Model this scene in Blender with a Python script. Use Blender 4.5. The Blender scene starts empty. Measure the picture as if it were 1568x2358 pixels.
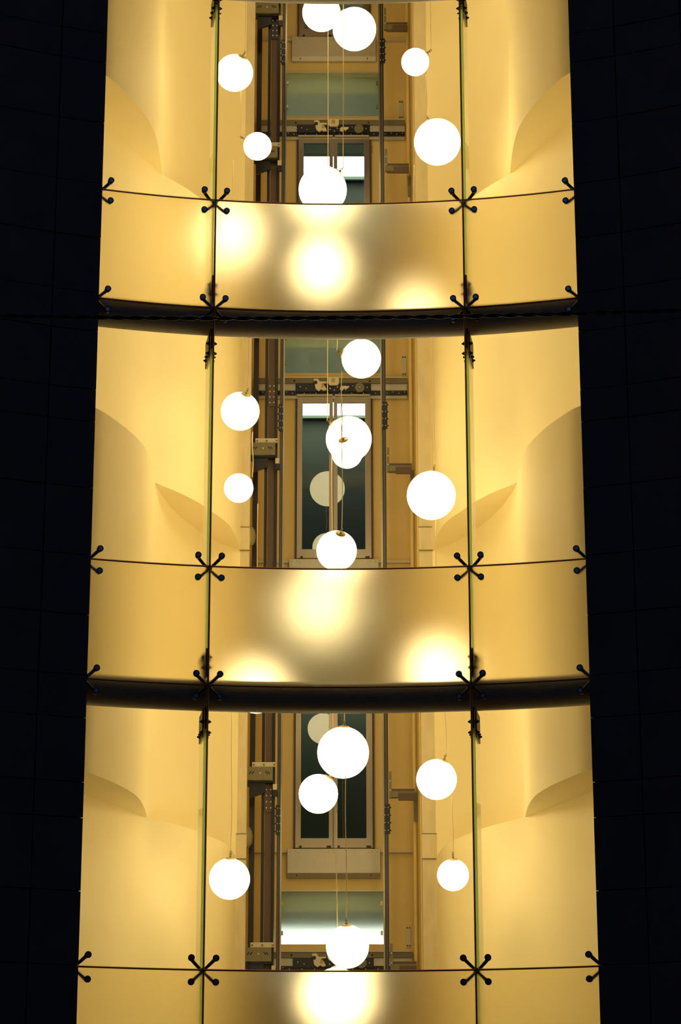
import bpy, math, random
from mathutils import Vector, Matrix
random.seed(7)
S = bpy.context.scene
COL = S.collection

# ------------------------------------------------------------------ camera
F_PX, PITCH, ROLL, YAW = 5713.6, 0.305965, -0.0006854, 0.0004542
CAM_H = 1.6
cy_, sy_ = math.cos(YAW), math.sin(YAW)
_f = Vector((sy_ * math.cos(PITCH), cy_ * math.cos(PITCH), math.sin(PITCH)))
_r = Vector((cy_, -sy_, 0)); _u = _r.cross(_f)
RIGHT = _r * math.cos(ROLL) + _u * math.sin(ROLL)
UP = -_r * math.sin(ROLL) + _u * math.cos(ROLL)
FWD = _f
EYE = Vector((0, 0, CAM_H))
cd = bpy.data.cameras.new('camera'); cam = bpy.data.objects.new('camera', cd); COL.objects.link(cam)
cd.sensor_fit = 'VERTICAL'; cd.sensor_height = 36.0; cd.sensor_width = 24.0
cd.lens = 36.0 * F_PX / 2358.0; cd.clip_end = 300
m = Matrix.Identity(4)
for i in range(3):
    m[i][0], m[i][1], m[i][2], m[i][3] = RIGHT[i], UP[i], -FWD[i], EYE[i]
cam.matrix_world = m
S.camera = cam

# ------------------------------------------------------------------ night sky, exposure
w = bpy.data.worlds.new('night_sky'); S.world = w; w.use_nodes = True
bg = w.node_tree.nodes['Background']
bg.inputs['Color'].default_value = (0.20, 0.37, 1.0, 1); bg.inputs['Strength'].default_value = 0.105
S.view_settings.view_transform = 'Standard'; S.view_settings.look = 'None'
S.view_settings.exposure = 0.0; S.view_settings.gamma = 1.0; S.view_settings.use_curve_mapping = False
S.cycles.max_bounces = 16; S.cycles.diffuse_bounces = 8; S.cycles.transmission_bounces = 12
S.cycles.transparent_max_bounces = 24; S.cycles.sample_clamp_indirect = 20

GLOBE_POWER = 9.4
GLOBE_COL = (1.0, 0.785, 0.45)
LANDING_POWER = 11.0

# ------------------------------------------------------------------ geometry constants (metres)
RG, CY = 7.338, 20.9373 - 7.338          # concave glass: radius, plan centre on the Y axis
H = 3.5                                   # storey height
Z_FT = 6.0872 + CAM_H                     # top joint of the frosted band, middle storey
Z_FB = Z_FT - 1.065                       # its bottom joint
D_DOOR, D_JAMB = 28.66, 26.87
Z_SILL = 8.449 + CAM_H
Z_LEVEL = 8.03 + CAM_H                    # level at which the curved walls change plan

def ray(x, y):
    return RIGHT * ((x - 784) / F_PX) + UP * ((1179 - y) / F_PX) + FWD
def at(x, y, d):
    v = ray(x, y); return EYE + v * (d / v.y)
def cyl(th, r, z):
    return Vector((r * math.sin(th), CY + r * math.cos(th), z))

# ------------------------------------------------------------------ materials
def mat(name):
    mt = bpy.data.materials.new(name); mt.use_nodes = True
    nt = mt.node_tree
    return mt, nt, nt.nodes['Principled BSDF'], nt.nodes['Material Output']
def pbr(name, col, rough=0.5, metal=0.0, noise=0.0, scale=8.0, bump=0.0, spec=0.5, stretch=None):
    mt, nt, p, out = mat(name)
    p.inputs['Base Color'].default_value = (*col, 1); p.inputs['Roughness'].default_value = rough
    p.inputs['Metallic'].default_value = metal; p.inputs['Specular IOR Level'].default_value = spec
    if noise or bump:
        tc = nt.nodes.new('ShaderNodeTexCoord'); n = nt.nodes.new('ShaderNodeTexNoise')
        n.inputs['Scale'].default_value = scale; n.inputs['Detail'].default_value = 5
        src = tc.outputs['Object']
        if stretch:
            mp = nt.nodes.new('ShaderNodeMapping'); mp.inputs['Scale'].default_value = stretch
            nt.links.new(src, mp.inputs['Vector']); src = mp.outputs['Vector']
        nt.links.new(src, n.inputs['Vector'])
        if noise:
            mx = nt.nodes.new('ShaderNodeMix'); mx.data_type = 'RGBA'
            mx.inputs['A'].default_value = (*[c * (1 - noise) for c in col], 1)
            mx.inputs['B'].default_value = (*[min(1, c * (1 + noise)) for c in col], 1)
            nt.links.new(n.outputs['Fac'], mx.inputs['Factor']); nt.links.new(mx.outputs['Result'], p.inputs['Base Color'])
        if bump:
            b = nt.nodes.new('ShaderNodeBump'); b.inputs['Strength'].default_value = bump; b.inputs['Distance'].default_value = 0.01
            nt.links.new(n.outputs['Fac'], b.inputs['Height']); nt.links.new(b.outputs['Normal'], p.inputs['Normal'])
    return mt
def emit(name, col, strength):
    mt, nt, p, out = mat(name); nt.nodes.remove(p)
    e = nt.nodes.new('ShaderNodeEmission'); e.inputs['Color'].default_value = (*col, 1); e.inputs['Strength'].default_value = strength
    nt.links.new(e.outputs['Emission'], out.inputs['Surface']); return mt
def clear(name, col):
    mt, nt, p, out = mat(name); nt.nodes.remove(p)
    t = nt.nodes.new('ShaderNodeBsdfTransparent'); t.inputs['Color'].default_value = (*col, 1)
    nt.links.new(t.outputs['BSDF'], out.inputs['Surface']); return mt
def frosted(name, col, rough):
    mt, nt, p, out = mat(name); nt.nodes.remove(p)
    g = nt.nodes.new('ShaderNodeBsdfGlass'); g.inputs['Color'].default_value = (*col, 1)
    g.distribution = 'BECKMANN'; g.inputs['Roughness'].default_value = rough; g.inputs['IOR'].default_value = 1.45
    nt.links.new(g.outputs['BSDF'], out.inputs['Surface']); return mt
def translucent(name, col, mixd=0.5):
    mt, nt, p, out = mat(name); nt.nodes.remove(p)
    t = nt.nodes.new('ShaderNodeBsdfTranslucent'); d = nt.nodes.new('ShaderNodeBsdfDiffuse'); mx = nt.nodes.new('ShaderNodeMixShader')
    t.inputs['Color'].default_value = (*col, 1); d.inputs['Color'].default_value = (*col, 1); mx.inputs['Fac'].default_value = mixd
    nt.links.new(t.outputs['BSDF'], mx.inputs[1]); nt.links.new(d.outputs['BSDF'], mx.inputs[2])
    nt.links.new(mx.outputs['Shader'], out.inputs['Surface']); return mt
def dark_pane(name, tint, r0):
    mt, nt, p, out = mat(name); nt.nodes.remove(p)
    t = nt.nodes.new('ShaderNodeBsdfTransparent'); t.inputs['Color'].default_value = (*tint, 1)
    g = nt.nodes.new('ShaderNodeBsdfGlossy'); g.inputs['Roughness'].default_value = 0.0
    lw = nt.nodes.new('ShaderNodeLayerWeight'); lw.inputs['Blend'].default_value = 0.5
    pw = nt.nodes.new('ShaderNodeMath'); pw.operation = 'POWER'; pw.inputs[1].default_value = 5.0
    ma = nt.nodes.new('ShaderNodeMath'); ma.operation = 'MULTIPLY_ADD'; ma.inputs[1].default_value = 1 - r0; ma.inputs[2].default_value = r0
    mx = nt.nodes.new('ShaderNodeMixShader')
    nt.links.new(lw.outputs['Facing'], pw.inputs[0]); nt.links.new(pw.outputs[0], ma.inputs[0])
    nt.links.new(ma.outputs[0], mx.inputs['Fac']); nt.links.new(t.outputs['BSDF'], mx.inputs[1]); nt.links.new(g.outputs['BSDF'], mx.inputs[2])
    nt.links.new(mx.outputs['Shader'], out.inputs['Surface']); return mt

M = dict(
    paint=pbr('cream_paint', (0.85, 0.735, 0.405), 0.6, noise=0.02, scale=3, spec=0.25),
    shaft=pbr('shaded_cream_paint', (0.72, 0.55, 0.215), 0.6, noise=0.05, scale=2.5, spec=0.3),  # same cream paint, darkened and yellowed to carry the shaft's weaker light
    concrete=pbr('raw_concrete', (0.62, 0.52, 0.30), 0.85, noise=0.18, scale=9, bump=0.3, stretch=(1, 1, .4)),
    stone=pbr('dark_stone', (0.105, 0.078, 0.055), 0.75, noise=0.3, scale=2.2, spec=0.2),
    joint=pbr('black_joint', (0.01, 0.01, 0.01), 0.9, spec=0.0),
    ground=pbr('asphalt', (0.04, 0.04, 0.04), 0.9, noise=0.3, scale=20),
    clear=clear('clear_glass', (0.96, 0.97, 0.93)),
    finclear=dark_pane('fin_glass', (0.975, 0.98, 0.95), 0.03),
    frost=frosted('frosted_glass', (0.95, 0.93, 0.80), 0.33),
    transom=frosted('satin_grey_glass', (0.94, 1.0, 0.96), 0.32),
    green=translucent('green_glass_edge', (0.72, 0.86, 0.52), 0.1),
    rearedge=clear('fin_rear_edge', (0.95, 0.97, 0.91)),
    glow=translucent('gold_edge_glint', (0.75, 0.52, 0.22), 0.2),  # gold colour stands in for light caught along the pane edges
    seal=pbr('brown_silicone', (0.05, 0.02, 0.006), 0.5, spec=0.2),
    beam=pbr('dark_painted_steel', (0.24, 0.21, 0.17), 0.45, noise=0.1, scale=20, spec=0.5),
    black=pbr('black_steel', (0.012, 0.011, 0.010), 0.35, spec=0.4),
    ring=pbr('black_rubber', (0.006, 0.006, 0.007), 0.6, spec=0.2),
    cap=pbr('satin_bolt_face', (0.42, 0.50, 0.58), 0.25, metal=1.0),
    steel=pbr('brushed_steel', (0.30, 0.24, 0.16), 0.32, metal=0.92, noise=0.05, scale=30, stretch=(1, 1, .05)),
    zinc=pbr('zinc_sheet', (0.54, 0.50, 0.38), 0.5, metal=0.5, noise=0.08, scale=14),
    olive=pbr('olive_steel', (0.20, 0.175, 0.09), 0.5, metal=0.2, noise=0.1, scale=10),
    tan=pbr('lit_brown_steel', (0.24, 0.18, 0.09), 0.5, noise=0.1, scale=10),  # brown steel lightened to show globe light on the clamp plates
    brown=pbr('primer_brown_steel', (0.105, 0.062, 0.032), 0.55, noise=0.12, scale=6),
    rail=pbr('oiled_rail_steel', (0.04, 0.034, 0.03), 0.35, metal=0.3),
    bright=pbr('machined_rail_face', (0.36, 0.30, 0.20), 0.3, metal=0.9),
    bolt=pbr('zinc_bolt', (0.75, 0.70, 0.58), 0.4, metal=0.3),
    pale=pbr('galvanised_plate', (0.58, 0.52, 0.34), 0.5, metal=0.2),
    cream=pbr('cream_plastic', (0.80, 0.72, 0.50), 0.5),
    amber=pbr('amber_plastic', (0.55, 0.38, 0.08), 0.4),
    wheel=pbr('grey_pulley', (0.22, 0.19, 0.11), 0.5, metal=0.3),
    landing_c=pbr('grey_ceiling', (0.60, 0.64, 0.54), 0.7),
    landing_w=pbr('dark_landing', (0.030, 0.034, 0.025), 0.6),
    landing_f=pbr('bounce_landing_floor', (0.75, 0.77, 0.72), 0.6),  # unseen floor, made pale to bounce lamp light onto the landing ceiling
    doorglass=dark_pane('tinted_door_glass', (0.66, 0.70, 0.62), 0.055),
    globe=emit('opal_globe', GLOBE_COL, GLOBE_POWER),
    tube=emit('landing_light', (0.96, 1.0, 0.94), LANDING_POWER),
    tubedim=emit('landing_light_edge', (0.8, 1.0, 0.85), 1.0),
    metalcap=pbr('brass_cap', (0.62, 0.50, 0.30), 0.4, metal=0.3),
    cord=pbr('beige_flex', (0.72, 0.58, 0.34), 0.5),
    cable=pbr('black_cable', (0.010, 0.008, 0.009), 0.5, spec=0.25),
    ink=pbr('pencil', (0.20, 0.13, 0.04), 0.8),
    dim=pbr('dusty_plastic', (0.30, 0.26, 0.12), 0.3, spec=0.6),
)

# ------------------------------------------------------------------ mesh builder
class MB:
    def __init__(s): s.v = []; s.f = []; s.mi = []; s.T = Matrix.Identity(4); s.cur = 0
    def add(s, vs, fs):
        o = len(s.v); s.v += [tuple(s.T @ Vector(v)) for v in vs]
        s.f += [tuple(i + o for i in f) for f in fs]; s.mi += [s.cur] * len(fs); return s
    def box(s, x0, x1, y0, y1, z0, z1):
        return s.add([(x0, y0, z0), (x1, y0, z0), (x1, y1, z0), (x0, y1, z0), (x0, y0, z1), (x1, y0, z1), (x1, y1, z1), (x0, y1, z1)],
                     [(0, 3, 2, 1), (4, 5, 6, 7), (0, 1, 5, 4), (1, 2, 6, 5), (2, 3, 7, 6), (3, 0, 4, 7)])
    def prism(s, poly, z0, z1):
        n = len(poly)
        vs = [(x, y, z0) for x, y in poly] + [(x, y, z1) for x, y in poly]
        fs = [tuple(range(n))[::-1], tuple(range(n, 2 * n))] + [(i, (i + 1) % n, n + (i + 1) % n, n + i) for i in range(n)]
        return s.add(vs, fs)
    def poly_y(s, poly, y0, y1):       # polygon in XZ, extruded along Y
        n = len(poly)
        vs = [(x, y0, z) for x, z in poly] + [(x, y1, z) for x, z in poly]
        fs = [tuple(range(n)), tuple(range(n, 2 * n))[::-1]] + [(i, n + i, n + (i + 1) % n, (i + 1) % n) for i in range(n)]
        return s.add(vs, fs)
    def rod(s, a, b, r0, r1=None, n=12):
        a, b = Vector(a), Vector(b); r1 = r0 if r1 is None else r1
        d = (b - a).normalized(); u = d.orthogonal().normalized(); w = d.cross(u)
        vs = []
        for p, r in ((a, r0), (b, r1)):
            for i in range(n):
                t = 2 * math.pi * i / n; vs.append(p + (u * math.cos(t) + w * math.sin(t)) * r)
        fs = [(i, (i + 1) % n, n + (i + 1) % n, n + i) for i in range(n)] + [tuple(range(n))[::-1], tuple(range(n, 2 * n))]
        return s.add(vs, fs)
    def tube(s, pts, r, n=8, closed=False, caps=True):
        pts = [Vector(p) for p in pts]; k = len(pts); rr = r if isinstance(r, (list, tuple)) else [r] * k
        vs = []; u = None
        for i, p in enumerate(pts):
            d = (pts[(i + 1) % k] - pts[i - 1]) if closed else (pts[min(i + 1, k - 1)] - pts[max(i - 1, 0)])
            d.normalize()
            u = d.orthogonal().normalized() if u is None else (u - d * u.dot(d)).normalized()
            w = d.cross(u)
            for j in range(n):
                t = 2 * math.pi * j / n; vs.append(p + (u * math.cos(t) + w * math.sin(t)) * rr[i])
        fs = []
        for i in range(k if closed else k - 1):
            a, b = i * n, ((i + 1) % k) * n
            fs += [(a + j, a + (j + 1) % n, b + (j + 1) % n, b + j) for j in range(n)]
        if caps and not closed: fs += [tuple(range(n))[::-1], tuple(range((k - 1) * n, k * n))]
        return s.add(vs, fs)
    def lathe(s, prof, c, ax=(0, 0, 1), n=24):    # prof: (radius, height) along ax from c
        c, d = Vector(c), Vector(ax).normalized(); u = d.orthogonal().normalized(); w = d.cross(u)
        vs, fs, rows = [], [], []
        for r, h in prof:
            if r < 1e-6: rows.append([len(vs)]); vs.append(c + d * h)
            else:
                rows.append(list(range(len(vs), len(vs) + n)))
                vs += [c + d * h + (u * math.cos(2 * math.pi * i / n) + w * math.sin(2 * math.pi * i / n)) * r for i in range(n)]
        for a, b in zip(rows, rows[1:]):
            for i in range(n):
                j = (i + 1) % n
                if len(a) == 1 and len(b) == 1: continue
                if len(a) == 1: fs.append((a[0], b[j], b[i]))
                elif len(b) == 1: fs.append((a[i], a[j], b[0]))
                else: fs.append((a[i], a[j], b[j], b[i]))
        return s.add(vs, fs)
    def sheet(s, th0, th1, r0, r1, z0, z1, n=10):  # curved slab that follows the concave front
        vs, fs = [], []
        for i in range(n + 1):
            t = th0 + (th1 - th0) * i / n
            vs += [cyl(t, r0, z0), cyl(t, r1, z0), cyl(t, r1, z1), cyl(t, r0, z1)]
        for i in range(n):
            a, b = 4 * i, 4 * i + 4
            fs += [(a + k, a + (k + 1) % 4, b + (k + 1) % 4, b + k) for k in range(4)]
        fs += [(3, 2, 1, 0), (4 * n, 4 * n + 1, 4 * n + 2, 4 * n + 3)]
        return s.add(vs, fs)
    def build(s, name, mats, parent=None, smooth=None, base=None):
        me = bpy.data.meshes.new(name)
        b = Vector(base) if base is not None else Vector((0, 0, 0))
        me.from_pydata([tuple(Vector(v) - b) for v in s.v], [], s.f)
        for mt in (mats if isinstance(mats, (list, tuple)) else [mats]): me.materials.append(mt)
        me.polygons.foreach_set('material_index', s.mi)
        me.update()
        import bmesh
        bm = bmesh.new(); bm.from_mesh(me); bmesh.ops.recalc_face_normals(bm, faces=bm.faces[:]); bm.to_mesh(me); bm.free()
        if smooth:
            me.polygons.foreach_set('use_smooth', [True] * len(me.polygons)); me.set_sharp_from_angle(angle=math.radians(smooth))
        o = bpy.data.objects.new(name, me); COL.objects.link(o); o.location = b
        if parent is not None: o.parent = parent
        return o

def tag(o, label, cat, group=None):
    o['label'] = label; o['category'] = cat
    if group: o['group'] = group
    return o
def empty(name, label, cat, loc=(0, 0, 0), group=None):
    o = bpy.data.objects.new(name, None); COL.objects.link(o); o.location = loc; o.empty_display_size = 0.1
    return tag(o, label, cat, group)
def struct(o): o['kind'] = 'structure'; return o
def dup(root, delta, label, group=None):
    r = root.copy(); COL.objects.link(r); r.location = root.location + Vector(delta); r['label'] = label
    if group: r['group'] = group
    for ch in root.children:
        c = ch.copy(); COL.objects.link(c); c.parent = r
        for g in ch.children:
            d = g.copy(); COL.objects.link(d); d.parent = c
    return r
def spline(pts, n=8):
    out = []
    P = [Vector(p) for p in pts]; P = [P[0] * 2 - P[1]] + P + [P[-1] * 2 - P[-2]]
    for i in range(1, len(P) - 2):
        a, b, c, d = P[i - 1:i + 3]
        for k in range(n):
            t = k / n
            out.append(0.5 * ((2 * b) + (c - a) * t + (2 * a - 5 * b + 4 * c - d) * t * t + (3 * b - a - 3 * c + d) * t ** 3))
    out.append(P[-2]); return out

# ================================================================== SETTING
# ground
struct(MB().box(-25, 25, -8, 40, -0.2, 0).build('ground', M['ground']))
# unseen lid above the picture, closes the well as a light box
Z_TOP = 21.2
struct(MB().box(-3.6, 3.6, 19.9, 33, Z_TOP, Z_TOP + .2).build('ceiling', M['paint']))

# unseen block added across the street so lower bolt caps reflect dark
opp = MB().box(-30, 30, -22, -12, 0, 17.0).box(-30.3, 30.3, -22, -11.7, 17.0, 17.4)
for i in range(-6, 7):
    for k in range(4): opp.box(i * 4.4 - .9, i * 4.4 + .9, -12, -11.93, 2.2 + k * 3.6, 2.3 + k * 3.6)
struct(opp.build('wall_opposite_added', M['stone']))

# curved side walls: tiers of two plans, one turning in where the other turns out
P_ = [(2.80, 21.75), (2.55, 21.87), (2.29, 22.12), (2.14, 22.43), (2.0, 22.83), (1.91, 23.2), (1.875, 23.52), (1.865, 23.9), (1.87, 24.2), (1.875, 24.4),
      (1.862, 24.61), (1.81, 24.98), (1.74, 25.36), (1.62, 25.8), (1.48, 26.2), (1.36, 26.48), (1.20, 26.72), (1.085, 26.86)]
Q_ = [(2.58, 21.2), (2.57, 21.8), (2.53, 22.4), (2.46, 22.85), (2.39, 23.15), (2.265, 23.48), (2.135, 23.78), (2.0, 24.11), (1.875, 24.4), (1.63, 24.77), (1.45, 25.11),
      (1.36, 25.35), (1.25, 25.62), (1.165, 25.92), (1.11, 26.35), (1.085, 26.86)]
CX = -0.035
for side, sg in (('left', -1), ('right', 1)):
    root = bpy.data.objects.new('wall_inner_' + side, None); COL.objects.link(root); struct(root)
    root.location = (CX + sg * 2.2, 24, 0)
    zs = [0.0, Z_LEVEL - 2 * H, Z_LEVEL - H, Z_LEVEL, Z_LEVEL + H, Z_LEVEL + 2 * H, Z_TOP]
    for i in range(6):
        plan = spline(P_ if i % 2 == 0 else Q_)
        poly = [(CX + sg * p.x, p.y) for p in plan] + [(CX + sg * 3.4, 26.86), (CX + sg * 3.4, plan[0].y)]
        o = MB().prism(poly, zs[i], zs[i + 1]).build('tier', M['paint'], root, smooth=25, base=(CX + sg * 2.2, 24, 0))
        o.location = (0, 0, 0)
    o = MB().box(CX + sg * 2.83, CX + sg * 3.4, 20.55, 21.75, 0, Z_TOP).build('return', M['paint'], root, base=(CX + sg * 2.2, 24, 0)); o.location = (0, 0, 0)  # unseen box added to close the side gap against light leaks

# dark stone street wall on both sides of the glass, built of separate panels
XE = {'left': -2.14, 'right': 2.12}
R_F = RG - 0.12
rows = []
for k in range(-2, 3):
    for o_ in (0, -.37, -.92, -1.22, -1.83, -2.44, -2.97): rows.append(Z_FB + H + k * H + o_)
rows = sorted([z for z in rows if z > 0.3] + [0.0, Z_FB + 3 * H + 0.53])
for side, sg in (('left', -1), ('right', 1)):
    root = bpy.data.objects.new('wall_' + side, None); COL.objects.link(root); struct(root)
    te = math.asin(abs(XE[side]) / R_F)
    cols = [te, te + .42 / R_F, te + 1.04 / R_F, te + 1.70 / R_F, te + 2.5 / R_F]
    b = MB().sheet(sg * (te + .0016), sg * cols[-1], R_F + .034, R_F + .095, 0, rows[-1], 14)
    b.build('backing', M['joint'], root)
    for c in range(4):
        for z0, z1 in zip(rows, rows[1:]):
            j = random.uniform(-.004, .004)
            MB().sheet(sg * (cols[c] + (0 if c == 0 else .0007)), sg * (cols[c + 1] - .0007), R_F + j, R_F + .0335, z0 + .0045, z1 - .0045, 4).build('panel', M['stone'], root)

# lift shaft side walls (raw concrete front edges) and the door wall
for side, x0, x1 in (('left', -1.13, -1.02), ('right', 0.90, 1.06)):
    wb_ = MB().box(x0, x1, D_JAMB - .01, D_JAMB + .2, 0, Z_TOP).box(*((-1.25, -1.102) if side == 'left' else (.90, 1.06)), D_JAMB + .201, D_DOOR + .1, 0, Z_TOP)
    root = struct(wb_.build('wall_shaft_' + side, M['concrete']))
    for k in range(-2, 4):
        z = Z_LEVEL + k * H
        MB().box(x0 - .004, x1 + .004, D_JAMB - .022, D_JAMB - .011, z, z + .272).build('slab_band', M['concrete'], root)
        for zz in (z, z + .272):
            MB().box(x0 - .004, x1 + .004, D_JAMB - .0225, D_JAMB - .0105, zz - .006, zz + .006).build('band_joint', M['olive'], root)
    ix = -1.102 if side == 'left' else x0
    MB().box(*( (ix, ix + .012) if side == 'left' else (ix - .012, ix)), D_JAMB + .21, D_DOOR, 0, Z_TOP).build('lining', M['shaft'], root)

DOOR_X0, DOOR_X1 = -0.515, 0.385
DX = (DOOR_X0 + DOOR_X1) / 2
OP = (-.45, .32, .03, 2.06)               # door opening
TP = (-.688, .508, 2.40, 3.005)           # transom opening
wb = struct(MB().box(-1.10, -.70, D_DOOR, D_DOOR + .12, 0, Z_TOP).box(.52, .90, D_DOOR, D_DOOR + .12, 0, Z_TOP).build('wall_back', M['shaft']))
for k in range(-3, 4):
    z = Z_SILL + k * H
    b = MB(); y0, y1 = D_DOOR, D_DOOR + .12
    zb = max(0, z + TP[3] - H) if k > -3 else 0
    if k == -3:
        b.box(-.70, .52, y0, y1, 0, z + TP[2]) if z + TP[2] > 0 else None
    else:
        b.box(-.70, .52, y0, y1, zb, z + OP[2]); b.box(-.70, OP[0], y0, y1, z + OP[2], z + OP[3]); b.box(OP[1], .52, y0, y1, z + OP[2], z + OP[3])
        b.box(-.70, .52, y0, y1, z + OP[3], z + TP[2])
    b.box(-.70, TP[0], y0, y1, z + TP[2], z + TP[3]); b.box(TP[1], .52, y0, y1, z + TP[2], z + TP[3])
    b.build('wall_piece', M['shaft'], wb)
    if k > -3:   # lift landing beyond the doors
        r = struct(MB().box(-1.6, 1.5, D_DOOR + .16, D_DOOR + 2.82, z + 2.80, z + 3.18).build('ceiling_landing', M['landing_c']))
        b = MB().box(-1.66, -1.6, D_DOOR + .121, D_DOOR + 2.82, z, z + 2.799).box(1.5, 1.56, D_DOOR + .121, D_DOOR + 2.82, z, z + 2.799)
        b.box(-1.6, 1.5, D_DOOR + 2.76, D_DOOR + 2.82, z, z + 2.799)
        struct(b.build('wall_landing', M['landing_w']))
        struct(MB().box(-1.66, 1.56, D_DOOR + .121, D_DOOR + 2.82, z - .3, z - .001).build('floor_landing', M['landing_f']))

STOREY = {-2: 'the lowest storey, under the bottom frosted glass', -1: 'the storey below the lower dark beam', 0: 'the storey between the two dark beams',
          1: 'the storey above the upper dark beam', 2: 'the topmost storey at the upper edge'}

# ================================================================== CURVED GLASS FRONT
TH = math.asin(1.1334 / RG)
TE = math.asin(2.215 / RG)
bays = [('left', -TE, -TH), ('middle', -TH, TH), ('right', TH, TE)]
rowsg = []
for k in range(-1, 3):
    rowsg.append(('frosted', k, Z_FB + k * H, Z_FT + k * H))
for k in range(-1, 3):
    rowsg.append(('clear', k, Z_FT + (k - 1) * H, Z_FB + k * H))
WHERE = {('frosted', 0): 'resting over the lower dark beam', ('frosted', 1): 'resting over the upper dark beam', ('frosted', -1): 'at the foot of the picture',
         ('frosted', 2): 'over the highest beam', ('clear', 0): 'below the lower dark beam', ('clear', 1): 'between the two dark beams',
         ('clear', 2): 'above the upper dark beam', ('clear', -1): 'lowest of its bay'}
for kind, k, z0, z1 in rowsg:
    for bn, t0, t1 in bays:
        g = .0045 / RG
        a0, a1 = t0 + g, t1 - g
        c = cyl((a0 + a1) / 2, RG, z0)
        o = MB().sheet(a0, a1, RG, RG + .019, z0 + .0045, z1 - .0045, 20).build(kind + '_pane', M['frost' if kind == 'frosted' else 'clear'], smooth=25, base=c)
        tag(o, '%s curved glass pane in the %s bay, %s' % ('frosted' if kind == 'frosted' else 'clear', bn, WHERE[(kind, k)]), 'glass pane', 'curved panes of the glass front')
        e = MB()
        e.sheet(a0, a1, RG - .001, RG + .0005, z0 + .0045, z0 + .0095, 20); e.sheet(a0, a1, RG - .001, RG + .0005, z1 - .0075, z1 - .0045, 20)
        e.sheet(a0, a0 + .004 / RG, RG - .001, RG + .0005, z0 + .0096, z1 - .0096, 1); e.sheet(a1 - .004 / RG, a1, RG - .001, RG + .0005, z0 + .0096, z1 - .0096, 1)
        eo = e.build('edge_glint', M['glow'], o, base=c); eo.location = (0, 0, 0)  # border strips drawn as the bright glint round each pane
        s_ = MB().sheet(t0 + 1.05 * g, t1 - 1.05 * g, RG + .001, RG + .017, z1 - .0044, z1 + .0044, 20)
        if bn != 'right': s_.sheet(t1 - .97 * g, t1 + .97 * g, RG + .001, RG + .017, z0 + .0045, z1 + .0043, 1)
        so = s_.build('seal', M['seal'], o, base=c); so.location = (0, 0, 0)

# ring beams behind the glass
R_B, r_B, Z_B = RG + .205, .135, 8.475 + CAM_H
for k, lab in ((0, 'upper dark round steel beam curving behind the glass front'), (-1, 'lower dark round steel beam curving behind the glass front'), (1, 'highest dark round steel beam, just cut off by the upper edge')):
    pts = [cyl(-TE * 1.16 + 2.32 * TE * i / 48, R_B, Z_B + k * H - (.055 if k == 1 else 0)) for i in range(49)]
    tag(MB().tube(pts, r_B, 28).build('ring_beam', M['beam'], smooth=40, base=cyl(0, R_B, Z_B + k * H)), lab, 'beam', 'ring beams')

def frame_at(th, z, r=RG):   # local axes: x tangent (to the right), y into the building, z up
    c = cyl(th, r, z)
    t = Vector((math.cos(th), -math.sin(th), 0)); n = Vector((math.sin(th), math.cos(th), 0))
    mm = Matrix.Identity(4)
    for i in range(3): mm[i][0], mm[i][1], mm[i][2], mm[i][3] = t[i], n[i], (0, 0, 1)[i], c[i]
    return mm

# glass fins and the clamps that hold them to the beams
FIN_N0, FIN_N1 = .128, .50
for side, sg in (('left', -1), ('right', 1)):
    for k in (-1, 0, 1):
        zt = Z_B + k * H - r_B - .17; zb_ = Z_B + (k - 1) * H + r_B + .16
        fm = frame_at(sg * TH, zb_)
        x0, x1 = sg * .005 - .0125, sg * .005 + .0125
        t = {-1: 'below the lower beam', 0: 'between the beams', 1: 'above the upper beam'}
        b = MB(); h = zt - zb_
        b.box(x0, x1, FIN_N0 + .001, FIN_N1 - .001, 0, h)
        o = b.build('glass_fin', M['finclear']); o.matrix_world = fm
        tag(o, 'upright green edged glass fin behind the %s joint, %s' % (side, t[k]), 'glass fin', 'glass fins')
        for nm, n0, n1 in (('front_edge', FIN_N0 - .004, FIN_N0), ('rear_edge', FIN_N1, FIN_N1 + .003)):
            MB().box(x0, x1, n0, n1, 0, h).build(nm, M['green'] if nm == 'front_edge' else M['rearedge'], o)
        # clamps
        for end in ('upper', 'lower'):
            z_at = (zt if end == 'upper' else zb_)
            sgn = 1 if end == 'upper' else -1
            cm = frame_at(sg * TH, z_at)
            root = empty('fin_clamp', 'black bolted clamp at the %s end of the %s glass fin, %s' % (end, side, t[k]), 'clamp', group='fin clamps')
            root.matrix_world = cm
            zlo, zhi = (-.075, .165) if end == 'upper' else (-.155, .075)
            for pn in (-1, 1):
                xa = sg * .005 + pn * .0138; xb = xa + pn * .011
                MB().box(min(xa, xb), max(xa, xb), FIN_N0 + .02, FIN_N1 - .06, zlo, zhi).build('clamp_plate', M['tan'], root)
                for bi, (bn_, bz) in enumerate(((.14, -.035), (.235, -.035), (.33, -.035), (.14, .06))):
                    zz = bz * sgn
                    MB().rod((xb, bn_, zz), (xb + pn * .012, bn_, zz), .017, .017, 10).rod((xb + pn * .012, bn_, zz), (xb + pn * .026, bn_, zz), .010, .008, 8).build('bolt', M['black'], root, smooth=30)
            MB().box(sg * .005 - .016, sg * .005 + .016, 0.045, 0.068, -.02 if end == 'upper' else -.15, .17 if end == 'upper' else .09).build('front_bar', M['black'], root)
            MB().box(sg * .005 - .012, sg * .005 + .012, FIN_N0 + .005, FIN_N1 - .10, .001 if end == 'upper' else -.15, .163 if end == 'upper' else -.001).build('spacer', M['black'], root)

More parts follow.
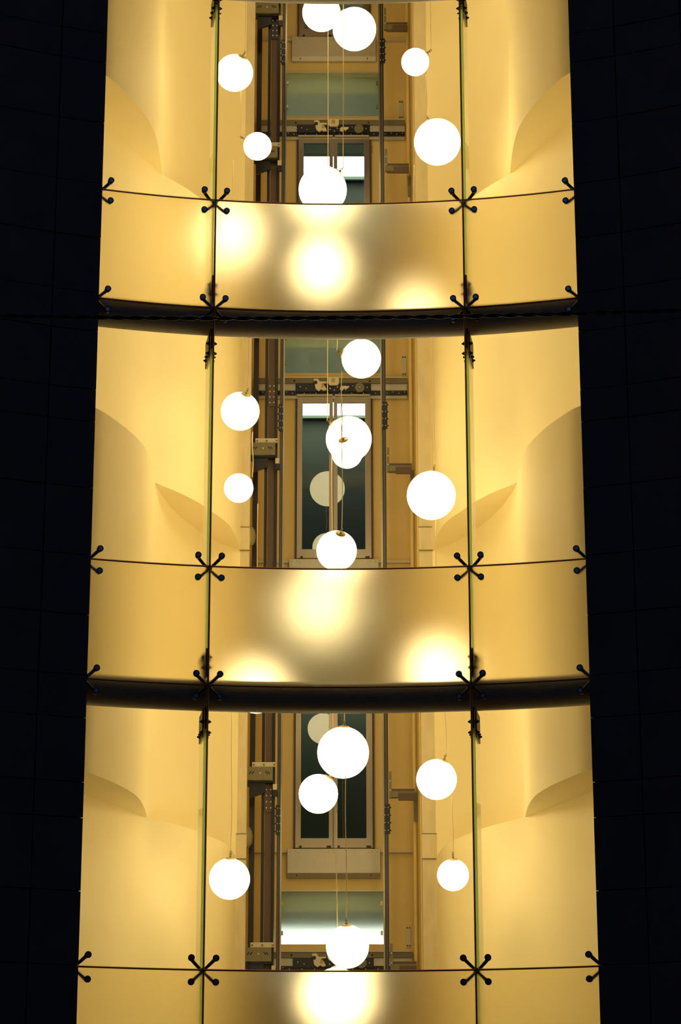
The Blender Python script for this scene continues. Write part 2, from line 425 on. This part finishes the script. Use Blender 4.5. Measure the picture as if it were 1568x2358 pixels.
# four armed and two armed point fixings
def spider(quads, name, label, th, z, group, near):
    root = empty(name, label, 'glass fixing', group=group); root.matrix_world = frame_at(th, z)
    hub = (0, .085, -.0)
    (MB().rod((0, .024, 0), (0, .0445, 0), .026, .03, 16) if near else MB().rod((0, .055, 0), (0, .1235, 0), .026, .03, 16)).build('hub', M['black'], root, smooth=40)
    for qx, qz in quads:
        ex, ez = qx * .103, qz * .100
        pts = spline([(qx * .02, .033 if near else .09, qz * .02), (qx * .05, .038 if near else .088, qz * .048), (qx * .088, .043 if near else .068, qz * .085), (ex, .045, ez), (ex, .021, ez)], 4)
        n = len(pts); rad = [.0125 + .007 * (i / (n - 1)) for i in range(n)]
        a = MB().tube(pts, rad, 10).lathe([(0, 0), (.023, 0), (.025, .004), (.025, .018), (0, .018)], (ex, .0194, ez), (0, 1, 0), 18).build('arm', M['black'], root, smooth=40)
        b = MB(); b.lathe([(.0205, .0), (.027, 0), (.0285, .003), (.0285, .008), (.0275, .0095), (.0205, .0095)], (ex, -.0020, ez), (0, -1, 0), 28); b.cur = 1
        b.lathe([(.0205, .0), (.0205, .0085), (.019, .0095), (0, .0095)], (ex, -.0020, ez), (0, -1, 0), 28)
        b.build('bolt_cap', [M['ring'], M['cap']], a, smooth=30)
    return root
ROWL = [('on top of the upper frosted pane', Z_FT + H), ('above the upper dark beam', Z_FB + H), ('on top of the lower frosted pane', Z_FT),
        ('above the lower dark beam', Z_FB), ('on top of the bottom frosted pane', Z_FT - H)]
for where, z in ROWL:
    for side, sg in (('left', -1), ('right', 1)):
        spider([(-1, 1), (1, 1), (-1, -1), (1, -1)], 'spider_fixing', 'black four armed spider fixing on the %s joint %s' % (side, where), sg * TH, z, 'four armed spider fixings', 'above' in where)
        th = sg * math.asin((2.175 if sg < 0 else 2.155) / RG)
        spider([(-sg, 1), (-sg, -1)], 'edge_fixing', 'two armed fixing by the %s stone wall %s' % (side, where), th, z, 'two armed edge fixings', 'above' in where)

# ================================================================== GLOBE LAMPS
LEFT, RGT, FRONT, REAR = 24.2, 24.2, 23.6, 25.6
# (px x, px y, depth, radius, cap px offset in radii (dx, dy), facing, cord top y px, label)
G = [
 (740, 29, FRONT - .3, .20, None, 0, -260, 'white globe lamp cut by the top edge, left of a larger globe'),
 (816, 67, REAR, .25, (-.55, -.7), 0, -260, 'large white globe lamp near the top edge overlapping its left neighbour'),
 (540, 168, LEFT, .20, (.45, -.80), 1, -260, 'white globe lamp near the top beside the left joint with tilted cap'),
 (956, 143, RGT, .15, (.80, -.60), 0, -260, 'small white globe lamp high up on the right string'),
 (593, 337, LEFT, .15, (-.85, -.50), -1, 210, 'small white globe lamp right of the left joint above the upper frosted pane'),
 (1007, 327, RGT, .25, (-.35, -.92), -1, 175, 'large white globe lamp touching the right joint above the upper frosted pane'),
 (743, 437, FRONT, .25, (.68, -.73), 0, -260, 'large white globe lamp half sunk behind the upper frosted pane'),
 (535, 538, LEFT, .20, None, 0, 370, 'blurred globe lamp at the left end of the upper frosted pane'),
 (740, 615, FRONT, .20, None, 0, 492, 'blurred globe lamp in the middle of the upper frosted pane'),
 (957, 722, RGT, .15, None, 0, 380, 'blurred globe lamp low right in the upper frosted pane'),
 (832, 826, FRONT, .20, (-.95, -.30), 0, 649, 'white globe lamp touching the underside of the upper dark beam'),
 (553, 947, LEFT, .20, (.32, -.85), 1, 580, 'white globe lamp with brass cap on the left string between the beams'),
 (803, 1011, REAR, .25, (-.75, -.66), 0, -260, 'large white globe lamp behind a small globe between the beams'),
 (799, 1043.5, FRONT, .155, (-.24, -.84), 1, 871, 'small white globe lamp with brass cap in front of the large centre globe'),
 (549.5, 1124, LEFT, .15, (.65, -.55), -1, 990, 'small white globe lamp on the left string between the beams'),
 (993, 1141, RGT, .25, (.1, -.99), -1, 755, 'largest looking white globe lamp on the right string between the beams'),
 (775, 1268, FRONT, .20, (.20, -.84), 1, 871, 'white globe lamp dipping behind the lower frosted pane'),
 (735, 1395, REAR, .20, (.5, -.82), 0, 1045, 'blurred globe lamp in the middle of the lower frosted pane'),
 (590, 1597, LEFT, .20, None, 0, 1160, 'globe lamp behind the lower dark beam with only its bottom showing'),
 (1008, 1545, RGT, .20, None, 0, 1198, 'blurred globe lamp low right in the lower frosted pane'),
 (790, 1733, FRONT, .25, (.04, -.985), 0, 1305.5, 'largest white globe lamp in the centre below the lower dark beam'),
 (733, 1828, REAR, .205, (.55, -.83), 0, 1434, 'white globe lamp lower left of the largest centre globe'),
 (1005, 1795, RGT, .20, (.35, -.93), 0, 1590, 'white globe lamp on the right string below the lower dark beam'),
 (528.5, 2024, LEFT, .20, (.04, -.99), 0, 1640, 'white globe lamp beside the left joint low in the picture'),
 (1043, 2015, RGT, .155, (.0, -.99), 0, 1838, 'small white globe lamp beside the right joint low in the picture'),
 (800, 2180, FRONT - .3, .20, (-.05, -.99), 0, 1790, 'white globe lamp in the centre just above the bottom frosted pane'),
 (775, 2290, FRONT, .25, None, 0, 1872, 'blurred globe lamp in the bottom frosted pane'),
 # unseen globes added above and below the picture to light the well
 (495, -190, LEFT, .20, None, 0, -260, 'unseen globe lamp added for light above the picture, left string'),
 (1050, -180, RGT, .25, None, 0, -260, 'unseen globe lamp added for light above the picture, right string'),
 (690, 2570, FRONT, .20, None, 0, 2345, 'unseen globe lamp added for light under the picture, centre string'),
 (690, -330, REAR, .25, None, 0, -500, 'unseen globe lamp added for light above the picture, centre string'),
]
def globe_mesh(r):
    n = 18
    prof = [(r * math.sin(math.pi * i / n), -r * math.cos(math.pi * i / n)) for i in range(n + 1)]
    prof[0] = (0, -r); prof[-1] = (0, r)
    return MB().lathe(prof, (0, 0, 0), (0, 0, 1), 36)
proto = {}
for x, y, d, r, cap, face, ytop, lab in G:
    c = at(x, y, d)
    root = empty('globe_lamp', lab, 'lamp', c, 'glowing globe lamps on cords')
    if r not in proto:
        proto[r] = globe_mesh(r).build('globe', M['globe'], root, smooth=60)
    else:
        o = proto[r].copy(); COL.objects.link(o); o.parent = root
    if cap is None: ax = Vector((0, 0, 1))
    else:
        dx, dy = cap; rest = max(0.0, 1 - dx * dx - dy * dy) ** .5
        ax = RIGHT * dx - UP * dy - FWD * (rest * face)
        ax.normalize()
    MB().lathe([(.0, -.006), (.052, -.006), (.052, .004), (.046, .010), (.014, .014), (.012, .03), (0, .03)], ax * (r - .003), ax, 20).build('cap', M['metalcap'], root, smooth=40)
    tip = ax * (r + .035)
    hook = MB()
    u = ax.orthogonal().normalized()
    for q in range(2):
        cc = ax * (r + .034 + .022 * q); e1 = (u if q == 0 else ax.cross(u))
        hook.tube([cc + (ax * math.cos(t) * .016 + e1 * math.sin(t) * .010) for t in [2 * math.pi * i / 10 for i in range(10)]], .003, 5, closed=True)
    hook.build('hook', M['olive'], root, smooth=60)
    s0 = ax * (r + .062)
    zt = at(x, ytop, d).z if ytop > -250 else (Z_TOP - .02)
    L = max(.15, zt - (c.z + s0.z))
    if c.z + s0.z + L > Z_TOP - .02: L = Z_TOP - .02 - c.z - s0.z
    pts = [s0, s0 + Vector((0, 0, .02))] + [s0 + Vector((.006 * math.sin(6 * i / 8), 0, .02 + (L - .02) * i / 8)) for i in range(1, 9)]
    MB().tube(pts, .0042, 6).build('cord', M['cord'], root, smooth=60)

# ================================================================== LIFT SHAFT FITTINGS
D1 = D_DOOR
def X(x, y, d): return at(x, y, d).x
def Z(y, d): return at(784, y, d).z
STRIP = [(-2, 'of the lowest lift landing'), (-1, 'of the landing below the lower dark beam'), (0, 'of the landing between the dark beams'), (1, 'of the landing above the upper dark beam'), (2, 'of the topmost landing')]

# landing doors: two leaves with tall glass
def make_door():
    r = empty('lift_door', '', 'door', (DX, D1, Z_SILL), 'lift landing doors')
    x0, x1 = DOOR_X0 - DX, DOOR_X1 - DX
    h = 2.045
    MB().box(x0 - .022, x0 - .004, -.035, -.001, .0, h).box(x1 + .004, x1 + .022, -.035, -.001, .0, h).build('door_frame', M['brown'], r)
    mid = X(767.5, 1000, D1) - DX
    for a, b_ in ((x0, mid - .004), (mid + .004, x1)):
        lo, hi, top, bot = (.062, .046, .055, .115)
        il, ir = (lo, hi) if a == x0 else (hi, lo + .01)
        lf = MB()
        lf.box(a, a + il, -.06, -.03, bot, h - top).box(b_ - ir, b_, -.06, -.03, bot, h - top).box(a, b_, -.06, -.03, h - top, h)
        lf.box(a, b_, -.06, -.03, .03, bot).box(a + .02, a + .045, -.06, -.03, .005, .03)
        lf.box(a, a + .02, -.06, -.03, .005, .03).box(a + .075, b_ - .075, -.06, -.03, .005, .03).box(b_ - .02, b_, -.06, -.03, .005, .03)
        lo_ = lf.build('door_leaf', M['steel'], r)
        MB().box(a + il + .001, b_ - ir - .001, -.048, -.040, bot + .001, h - top - .001).build('door_glass', M['doorglass'], lo_)
        MB().box(a + .046, a + .074, -.058, -.035, .005, .028).box(b_ - .074, b_ - .021, -.056, -.035, .005, .028).build('guide_shoe', M['black'], lo_)
    return r
door = make_door(); door['label'] = 'steel framed glass lift door of the landing between the dark beams'
for k, t in STRIP:
    if k: dup(door, (0, 0, k * H), 'steel framed glass lift door ' + t)

# door operator: tracks, hanger plate, lock gear, pulley above each door
def make_operator():
    zt = Z(874, D1); r = empty('door_operator', '', 'door operator', (DX, D1, zt), 'door operators above the lift doors')
    xa, xb = -1.04 - DX, X(937, 890, D1) - DX
    q = lambda y: Z(y, D1) - zt
    px = lambda x: X(x, 895, D1) - DX
    MB().box(xa, xb, -.10, -.001, q(877), q(873.5)).build('top_flange', M['pale'], r)
    MB().box(xa, xb, -.085, -.002, q(888), q(877.2)).build('header_channel', M['olive'], r)
    MB().box(xa, px(681), -.065, -.003, q(904), q(888.2)).build('cover_plate', M['zinc'], r)
    MB().box(px(854), xb, -.065, -.003, q(904), q(888.2)).build('cover_plate', M['zinc'], r)
    t = MB().box(xa, xb, -.075, -.004, q(914), q(904.2)).build('track', M['black'], r)
    for i in range(26):
        x = xa + .03 + (xb - xa - .06) * i / 25
        MB().rod((x, -.075, q(909) + (.008 if i % 2 else -.008)), (x, -.079, q(909) + (.008 if i % 2 else -.008)), .006, .006, 6).build('track_bolt', M['bolt'], t)
    MB().box(xa, xb, -.055, -.005, q(921), q(914.2)).build('lower_strip', M['zinc'], r)
    pl = MB().box(px(682), px(853), -.098, -.0751, q(908), q(888.4)).build('hanger_plate', M['black'], r)
    for x, y, rr in ((692, 897, .007), (705, 901, .006), (760, 901, .008), (770, 905, .007), (777, 898, .008), (845, 899, .007), (812, 895, .006), (796, 904, .007)):
        MB().rod((px(x), -.098, q(y)), (px(x), -.106, q(y)), rr, rr, 7).build('bolt', M['bolt'], pl)
    MB().box(px(684), px(766), -.094, -.0752, q(917), q(914)).box(px(771), px(852), -.094, -.0752, q(917), q(914)).build('hanger_angle', M['pale'], r)
    lg = MB().poly_y([(px(722), q(881)), (px(732), q(880)), (px(736), q(887)), (px(752), q(887)), (px(752), q(890)), (px(741), q(891)), (px(748), q(897)), (px(752), q(905)),
                      (px(745), q(907)), (px(740), q(904)), (px(734), q(908)), (px(727), q(903)), (px(725), q(894))], -.128, -.0985).build('lock_gear', M['cream'], r)
    MB().rod((px(727), -.128, q(889)), (px(727), -.140, q(889)), .022, .020, 14).build('lock_roller', M['black'], lg, smooth=40)
    MB().box(px(740), px(746), -.136, -.1281, q(900), q(893)).build('lock_contact', M['amber'], lg)
    sb = MB().poly_y([(px(756), q(877)), (px(780.5), q(877)), (px(780.5), q(891)), (px(777), q(895)), (px(759), q(895)), (px(756), q(891))], -.130, -.1005).build('switch_box', M['cream'], r)
    MB().box(px(763), px(771.5), -.135, -.1301, q(889), q(880)).build('switch_label', M['amber'], sb)
    MB().poly_y([(px(783), q(899)), (px(788), q(896)), (px(804), q(896.5)), (px(803), q(900)), (px(796), q(904)), (px(792), q(902)), (px(788), q(907)), (px(783), q(905))], -.118, -.0985).build('closing_hook', M['cream'], r)
    wc = (px(828), -.0985, q(899.5))
    wh = MB().lathe([(0, 0), (.062, 0), (.062, .012), (.056, .018), (.02, .018), (.02, .024), (0, .024)], wc, (0, -1, 0), 24).build('pulley', M['wheel'], r, smooth=30)
    MB().rod((wc[0], -.122, wc[2]), (wc[0], -.13, wc[2]), .006, .006, 8).build('pulley_pin', M['bolt'], wh)
    for x in (680, 853): MB().rod((px(x) - .01, -.086, q(883)), (px(x) - .01, -.0855, q(883)), .012, .012, 10).build('hole', M['ring'], r)
    return r
op = make_operator(); op['label'] = 'door operator gear above the lift door between the dark beams'
OPL = {-2: 'door operator gear half hidden at the bottom frosted pane', -1: 'door operator gear behind the lower frosted pane', 1: 'door operator gear above the lift door over the upper frosted pane'}
for k, t in OPL.items(): dup(op, (0, 0, k * H), t)

# sill ledge and apron plate under each door
def make_apron():
    z0 = Z(1292, D1); r = empty('sill_apron', '', 'apron', (DX, D1, z0), 'aprons under the lift doors')
    xa, xb = X(662, 1990, D1) - DX, X(875, 1990, D1) - DX
    hgt = Z(1957, D1) - Z(2012, D1); lip = Z(2012, D1) - Z(2022, D1)
    s_ = .0
    MB().box(xa, xb, -.085, -.002, -hgt, 0).build('plate', M['zinc'], r)
    MB().add([(xa, -.085, -hgt - .001), (xb, -.085, -hgt - .001), (xb, -.045, -hgt - lip), (xa, -.045, -hgt - lip), (xa, -.002, -hgt - .001), (xb, -.002, -hgt - .001), (xb, -.002, -hgt - lip), (xa, -.002, -hgt - lip)],
             [(0, 1, 2, 3), (4, 7, 6, 5), (0, 4, 5, 1), (3, 2, 6, 7), (0, 3, 7, 4), (1, 5, 6, 2)]).build('folded_lip', M['zinc'], r)
    for fx, fz in ((.03, -.035), (.09, -.028), (.12, -.04), (.44, -.04), (.5, -.04), (.88, -.04), (.91, -.03), (.97, -.035)):
        x = xa + (xb - xa) * fx
        MB().rod((x, -.0851, fz), (x, -.087, fz), .0045, .0045, 7).build('screw', M['ring'], r)
    for fx in (.1, .9):
        x = xa + (xb - xa) * fx
        MB().rod((x, -.064, -hgt - lip * .5), (x, -.074, -hgt - lip * .5), .007, .007, 7).build('screw', M['ring'], r)
    for a, b_ in ((-1.06 - DX, xa - .002), (xb + .002, X(944, 1296, D1) - DX)):
        MB().box(a, b_, -.05, -.001, -.034, -.005).build('ledge', M['pale'], r)
    return r
ap = make_apron(); ap['label'] = 'grey sill apron under the lift door between the dark beams'
for k, t in ((-1, 'grey sill apron with a bright reflection under the lowest visible lift door'), (2, 'grey sill apron under the topmost lift door'), (1, 'grey sill apron behind the upper frosted pane'), (-2, 'grey sill apron below the picture')):
    dup(ap, (0, 0, k * H), t)

# satin glass transom over each door, held by clips
def make_transom():
    z0 = Z_SILL + TP[2]; r = empty('transom_pane', '', 'glass panel', (DX, D1, z0), 'grey glass panels over the lift doors')
    xa, xb = TP[0] - DX, TP[1] - DX; hh = TP[3] - TP[2]
    MB().box(xa + .002, xb - .002, .01, .02, .002, hh - .002).build('pane', M['transom'], r)
    MB().box(xa, xb, -.02, -.001, hh - .002, hh + .016).build('top_trim', M['zinc'], r)
    for cx_ in (xa + .012, xb - .036):
        for zz in (.10, .44):
            MB().box(cx_, cx_ + .026, -.018, -.0005, zz, zz + .05).box(cx_ + .008, cx_ + .018, -.022, -.018, zz + .008, zz + .042).build('clip', M['bright'], r)
    return r
tr = make_transom(); tr['label'] = 'grey glass panel under the upper dark beam'
for k, t in ((1, 'grey green glass panel in full view near the top'), (-2, 'grey glass panel with a bright white lower edge low in the picture'), (-1, 'grey glass panel behind the lower frosted pane')):
    dup(tr, (0, 0, k * H), t)

# ceiling lights on the landings, seen through the door glass
for k, t in STRIP:
    z = Z_SILL + k * H + 2.80
    r = empty('ceiling_light', 'bright white strip light on the ceiling ' + t, 'lamp', (0, D1 + 2.26, z), 'landing ceiling lights')
    MB().box(-1.2, 1.1, -.31, .31, -.03, -.012).build('diffuser', M['tube'], r)
    MB().box(-1.2, 1.1, .312, .40, -.03, -.012).build('diffuser_edge', M['tubedim'], r)
    MB().box(-1.22, 1.12, .401, .43, -.035, -.001).box(-1.22, 1.12, -.35, -.331, -.04, -.001).box(-1.22, 1.12, -.33, .33, -.011, -.001).build('housing', M['landing_c'], r)

# vertical rails
D2 = 27.75
def vert(x0, x1, y0, y1, mt, b=None):
    return (b or MB()).box(x0, x1, y0, y1, 0, Z_TOP)
yr = 905
col = empty('counterweight_column', 'brown steel column with bolted splice plates left of the lift doors', 'steel column', (X(626, yr, D2), D2, 0))
xw = lambda x: X(x, yr, D2) - X(626, yr, D2)
vert(xw(618), xw(634), 0, .012, 0).build('web', M['brown'], col)
vert(xw(634.2), xw(639.5), -.03, .10, 0).build('flange', M['black'], col)
for k in range(-1, 4):
    zc = 10.23 + CAM_H + 4.87 * (k - 1)
    if zc < .5 or zc > Z_TOP - .5: continue
    sp = MB().box(xw(617), xw(634), -.014, -.001, zc - .15, zc + .15).build('splice_plate', M['brown'] if k != 2 else M['black'], col)
    for i in range(4):
        for xx in (621.5, 631): MB().rod((xw(xx), -.014, zc - .105 + .07 * i), (xw(xx), -.026, zc - .105 + .07 * i), .0095, .007, 8).build('bolt', M['bolt'], sp)
tag(vert(X(610.5, yr, D2), X(617, yr, D2), D2 - .02, D2 + .02, 0).build('black_rail', M['black'], base=(X(614, yr, D2), D2, 0)), 'thin black upright rail just left of the brown column', 'rail')
tag(MB().box(X(584.5, 860, D2 + .3), X(596, 860, D2 + .3), D2 + .28, D2 + .36, 0, Z_TOP).build('side_channel', M['rail'], base=(X(590, 860, D2 + .3), D2 + .3, 0)), 'dark olive channel along the left shaft wall', 'channel')
def guide(nm, lab, xl, xr, yy, zoff, side):
    xm = X((xl + xr) / 2, yy, D2); r = empty(nm, lab, 'guide rail', (xm, D2, 0), 'lift guide rails')
    a, b_ = X(xl, yy, D2) - xm, X(xr, yy, D2) - xm
    vert(a, b_, -.045, .045, 0).build('rail', M['rail'], r)
    e = .018
    (vert(b_ + .0005, b_ + e, -.01, .02, 0) if side < 0 else vert(a - e, a - .0005, -.01, .02, 0)).build('running_face', M['bright'], r)
    vert(a + .4 * (b_ - a), a + .52 * (b_ - a), -.049, -.0455, 0).build('groove_highlight', M['olive'], r)
    for zc in zoff:
        p = MB().box(a - (.014 if side < 0 else 0), b_ + (0 if side < 0 else .018), -.062, -.0495, zc - .17, zc + .17).build('fishplate', M['black'], r)
        for i in range(4):
            for q in (0, 1):
                xx = a + (b_ - a) * (.1 + .8 * q)
                MB().rod((xx, -.062, zc - .13 + .087 * i), (xx, -.071, zc - .13 + .087 * i), .006, .005, 7).build('bolt', M['bolt'], p)
        for i in range(4):
            xs = (a - .014) if side < 0 else (b_ + .018)
            xe = xs + (-.012 if side < 0 else .012)
            MB().rod((xs, -.055, zc - .13 + .087 * i), (xe, -.055, zc - .13 + .087 * i), .01, .008, 7).build('nut', M['black'], p)
    return r
zf = [Z(965, D2), Z(1890, D2), Z(125, D2)]
guide('guide_rail', 'dark lift guide rail between the brown column and the doors', 645, 652, yr, zf, -1)
guide('guide_rail', 'dark lift guide rail right of the lift doors', 879.5, 888, yr, [Z(960, D2), Z(1888, D2), Z(122, D2)], 1)

# bracket assemblies on the counterweight column
def make_bracket():
    D3 = D2 - .10
    z0 = Z(1010, D3); x0 = X(610, 1030, D3); r = empty('column_bracket', '', 'bracket', (x0, D3, z0), 'brackets of the brown column')
    px = lambda x: X(x, 1030, D3) - x0
    q = lambda y: Z(y, D3) - z0
    st = MB().box(px(588), px(640), -.012, 0, q(1020), q(1010)).build('pale_strip', M['pale'], r)
    for x in (592, 614, 637): MB().rod((px(x), -.012, q(1015.5)), (px(x), -.024, q(1015.5)), .012, .010, 8).build('bolt', M['olive'], st)
    pl = MB().box(px(577), px(634), -.03, .0, q(1049), q(1020.5)).build('slotted_plate', M['olive'], r)
    for x, s in ((584, -1), (590, -1), (620, 1), (625, 1)):
        cx_, cz = px(x), q(1033)
        MB().add([(cx_ - .012 - .006, -.0305, cz + s * .016), (cx_ - .012 + .006, -.0305, cz + s * .016), (cx_ + .012 + .006, -.0305, cz - s * .016), (cx_ + .012 - .006, -.0305, cz - s * .016),
                  (cx_ - .012 - .006, -.0301, cz + s * .016), (cx_ - .012 + .006, -.0301, cz + s * .016), (cx_ + .012 + .006, -.0301, cz - s * .016), (cx_ + .012 - .006, -.0301, cz - s * .016)],
                 [(0, 1, 2, 3), (7, 6, 5, 4), (0, 4, 5, 1), (1, 5, 6, 2), (2, 6, 7, 3), (3, 7, 4, 0)]).build('slot', M['ring'], pl)
    MB().rod((px(606), -.03, q(1034)), (px(606), -.036, q(1034)), .008, .008, 8).build('bolt', M['bolt'], pl)
    MB().box(px(578), px(634), .0, .10, q(1053), q(1049.2)).build('shelf', M['black'], r)
    MB().poly_y([(px(582), q(1053.2)), (px(617), q(1053.2)), (px(617), q(1073)), (px(605), q(1078)), (px(582), q(1086))], .02, .05).build('gusset', M['black'], r)
    MB().box(px(577.5), px(583.5), -.012, .012, q(1062), q(1049.3)).build('side_lug', M['black'], r)
    cl = MB().box(px(634.5), px(643.5), -.05, -.02, q(1070), q(1058)).build('rail_clip', M['pale'], r)
    MB().box(px(635.5), px(644.5), -.045, -.015, q(1084), q(1070.4)).build('clip_jaw', M['black'], cl)
    return r, z0
br, zb0 = make_bracket(); br['label'] = 'slotted bracket on the brown column left of the central globes between the beams'
for zrel, t in ((5.70, 'slotted bracket on the brown column below the lower dark beam'), (3.67, 'slotted bracket on the brown column just above the bottom frosted pane'),
                (13.42, 'slotted bracket on the brown column partly behind the small globe above the upper frosted pane'), (15.40, 'black bracket on the brown column at the upper edge'),
                (7.62, 'slotted bracket behind the lower frosted pane'), (11.45, 'slotted bracket behind the upper frosted pane')):
    dup(br, (0, 0, zrel + CAM_H - 9.58 - CAM_H), t)
# brackets of the right guide rail
def make_rbracket():
    z0 = Z(1068, D2); x0 = X(889, 1080, D2); r = empty('rail_bracket', '', 'bracket', (x0, D2, z0), 'brackets of the right guide rail')
    px = lambda x: X(x, 1080, D2) - x0
    q = lambda y: Z(y, D2) - z0
    MB().box(px(891), px(896.5), -.03, .01, q(1088), q(1032)).build('upright_leg', M['olive'], r)
    a = MB().box(px(896.6), px(948), -.02, .06, q(1086), q(1068)).build('arm', M['olive'], r)
    MB().box(px(896.6), px(948), -.028, -.0205, q(1072), q(1069)).build('arm_flange', M['brown'], a)
    MB().box(px(911), px(948), -.045, -.0285, q(1094), q(1078)).build('wall_cleat', M['brown'], r)
    MB().rod((px(893.5), -.03, q(1052)), (px(893.5), -.04, q(1052)), .008, .007, 8).rod((px(893.5), -.03, q(1072)), (px(893.5), -.04, q(1072)), .008, .007, 8).build('bolt', M['bolt'], r)
    return r
rb = make_rbracket(); rb['label'] = 'rail bracket right of the doors between the two dark beams'
z_rb = Z(1068, D2)
for y, t in ((1817, 'rail bracket right of the doors below the lower dark beam'), (2214, 'rail bracket right of the doors just above the bottom frosted pane'), (378, 'rail bracket right of the doors above the upper frosted pane'),
             (53, 'rail bracket right of the doors near the upper edge')):
    dup(rb, (0, 0, Z(y, D2) - z_rb), t)

# conduit by the right shaft wall
xc = .855
cnd = empty('conduit', 'slim olive conduit with dark clips along the right shaft wall', 'conduit', (xc, D2 + .2, 0))
MB().rod((0, 0, 0), (0, 0, Z_TOP), .022, .022, 12).build('pipe', M['shaft'], cnd, smooth=40)
for y0, y1 in ((1825, 1893), (410, 455), (1085, 1110)):
    MB().box(-.012, .03, -.045, -.0225, Z(y1, D2 + .2), Z(y0, D2 + .2)).build('cover_strip', M['olive'], cnd)

# small bolted plates on the door wall, right
for ya, yb, xq, t in ((233, 275, 923, 'upper edge, above the upper frosted pane'), (820, 866, 930, 'beside the panel under the upper beam'), (2133, 2182, 940, 'right of the grey panel low in the picture')):
    z0, z1 = Z(yb, D1), Z(ya, D1); xm = X(xq, ya, D1)
    xm = min(xm, .80)
    r = empty('bolted_plate', 'small bolted plate on the door wall, ' + t, 'plate', (xm, D1, z0), 'small bolted plates')
    MB().box(-.028, .028, -.014, -.001, 0, z1 - z0).build('plate', M['pale'], r)
    for zz in (.02, z1 - z0 - .02):
        for xx in (-.014, .014): MB().rod((xx, -.014, zz), (xx, -.022, zz), .009, .008, 8).build('bolt', M['black'], r)

# domed oval fittings on the left shaft wall
for k, t in ((0, 'between the two dark beams'), (-1, 'below the lower dark beam')):
    y = 1235 if k == 0 else 1928
    c = at(586 if k == 0 else 581, y, D2 + .05)
    c.x = -1.088
    b = MB(); b.T = Matrix.Translation(c) @ Matrix.Diagonal((1, 1.0, 1.75, 1)); 
    b.lathe([(.085, 0), (.085, .02), (.07, .065), (.04, .10), (0, .11)], (0, 0, 0), (1, 0, 0), 20)
    tag(b.build('bulkhead_fitting', M['dim'], smooth=50, base=c), 'dusty oval domed fitting on the left shaft wall, ' + t, 'wall fitting', 'oval wall fittings')

# pencil note on the door wall beside the upper door
sx, sz = X(856, 344, D1), Z(344, D1)
nb = MB()
for i, st in enumerate(([(-.012, -.05), (.012, -.045), (.01, -.03), (-.012, -.033), (-.012, -.05)], [(-.01, -.02), (.012, -.018), (.006, -.004)], [(-.012, .012), (.012, .008), (.01, .024), (-.008, .02)], [(-.004, .034), (.012, .045), (-.01, .042)])):
    nb.tube([(sx + a, D1 - .002, sz + b_) for a, b_ in st], .0028, 5)
tag(nb.build('pencil_note', M['ink'], base=(sx, D1, sz)), 'brown pencil scribble on the wall beside the upper lift door', 'scribble')

# ================================================================== CABLE ACROSS THE STREET
cb = empty('twisted_cable', 'black twisted overhead cable strung across in front of the dark beam', 'cable', at(784, 732, 19.4))
base = at(784, 732, 19.4)
pl_, pr_ = at(0, 727, 19.4), at(1568, 714, 19.4)
def cz(x):
    t = (x - pl_.x) / (pr_.x - pl_.x)
    return pl_.z + (pr_.z - pl_.z) * t - 4 * .046 * t * (1 - t)
for s_ in (0, 1):
    pts = []
    for i in range(281):
        x = -4.27 + 8.54 * i / 280; a = 2 * math.pi * x / .30 + math.pi * s_
        pts.append((x - base.x, .010 * math.cos(a), cz(x) - base.z + .010 * math.sin(a)))
    MB().tube(pts, .0105, 8).build('strand', M['cable'], cb, smooth=60)
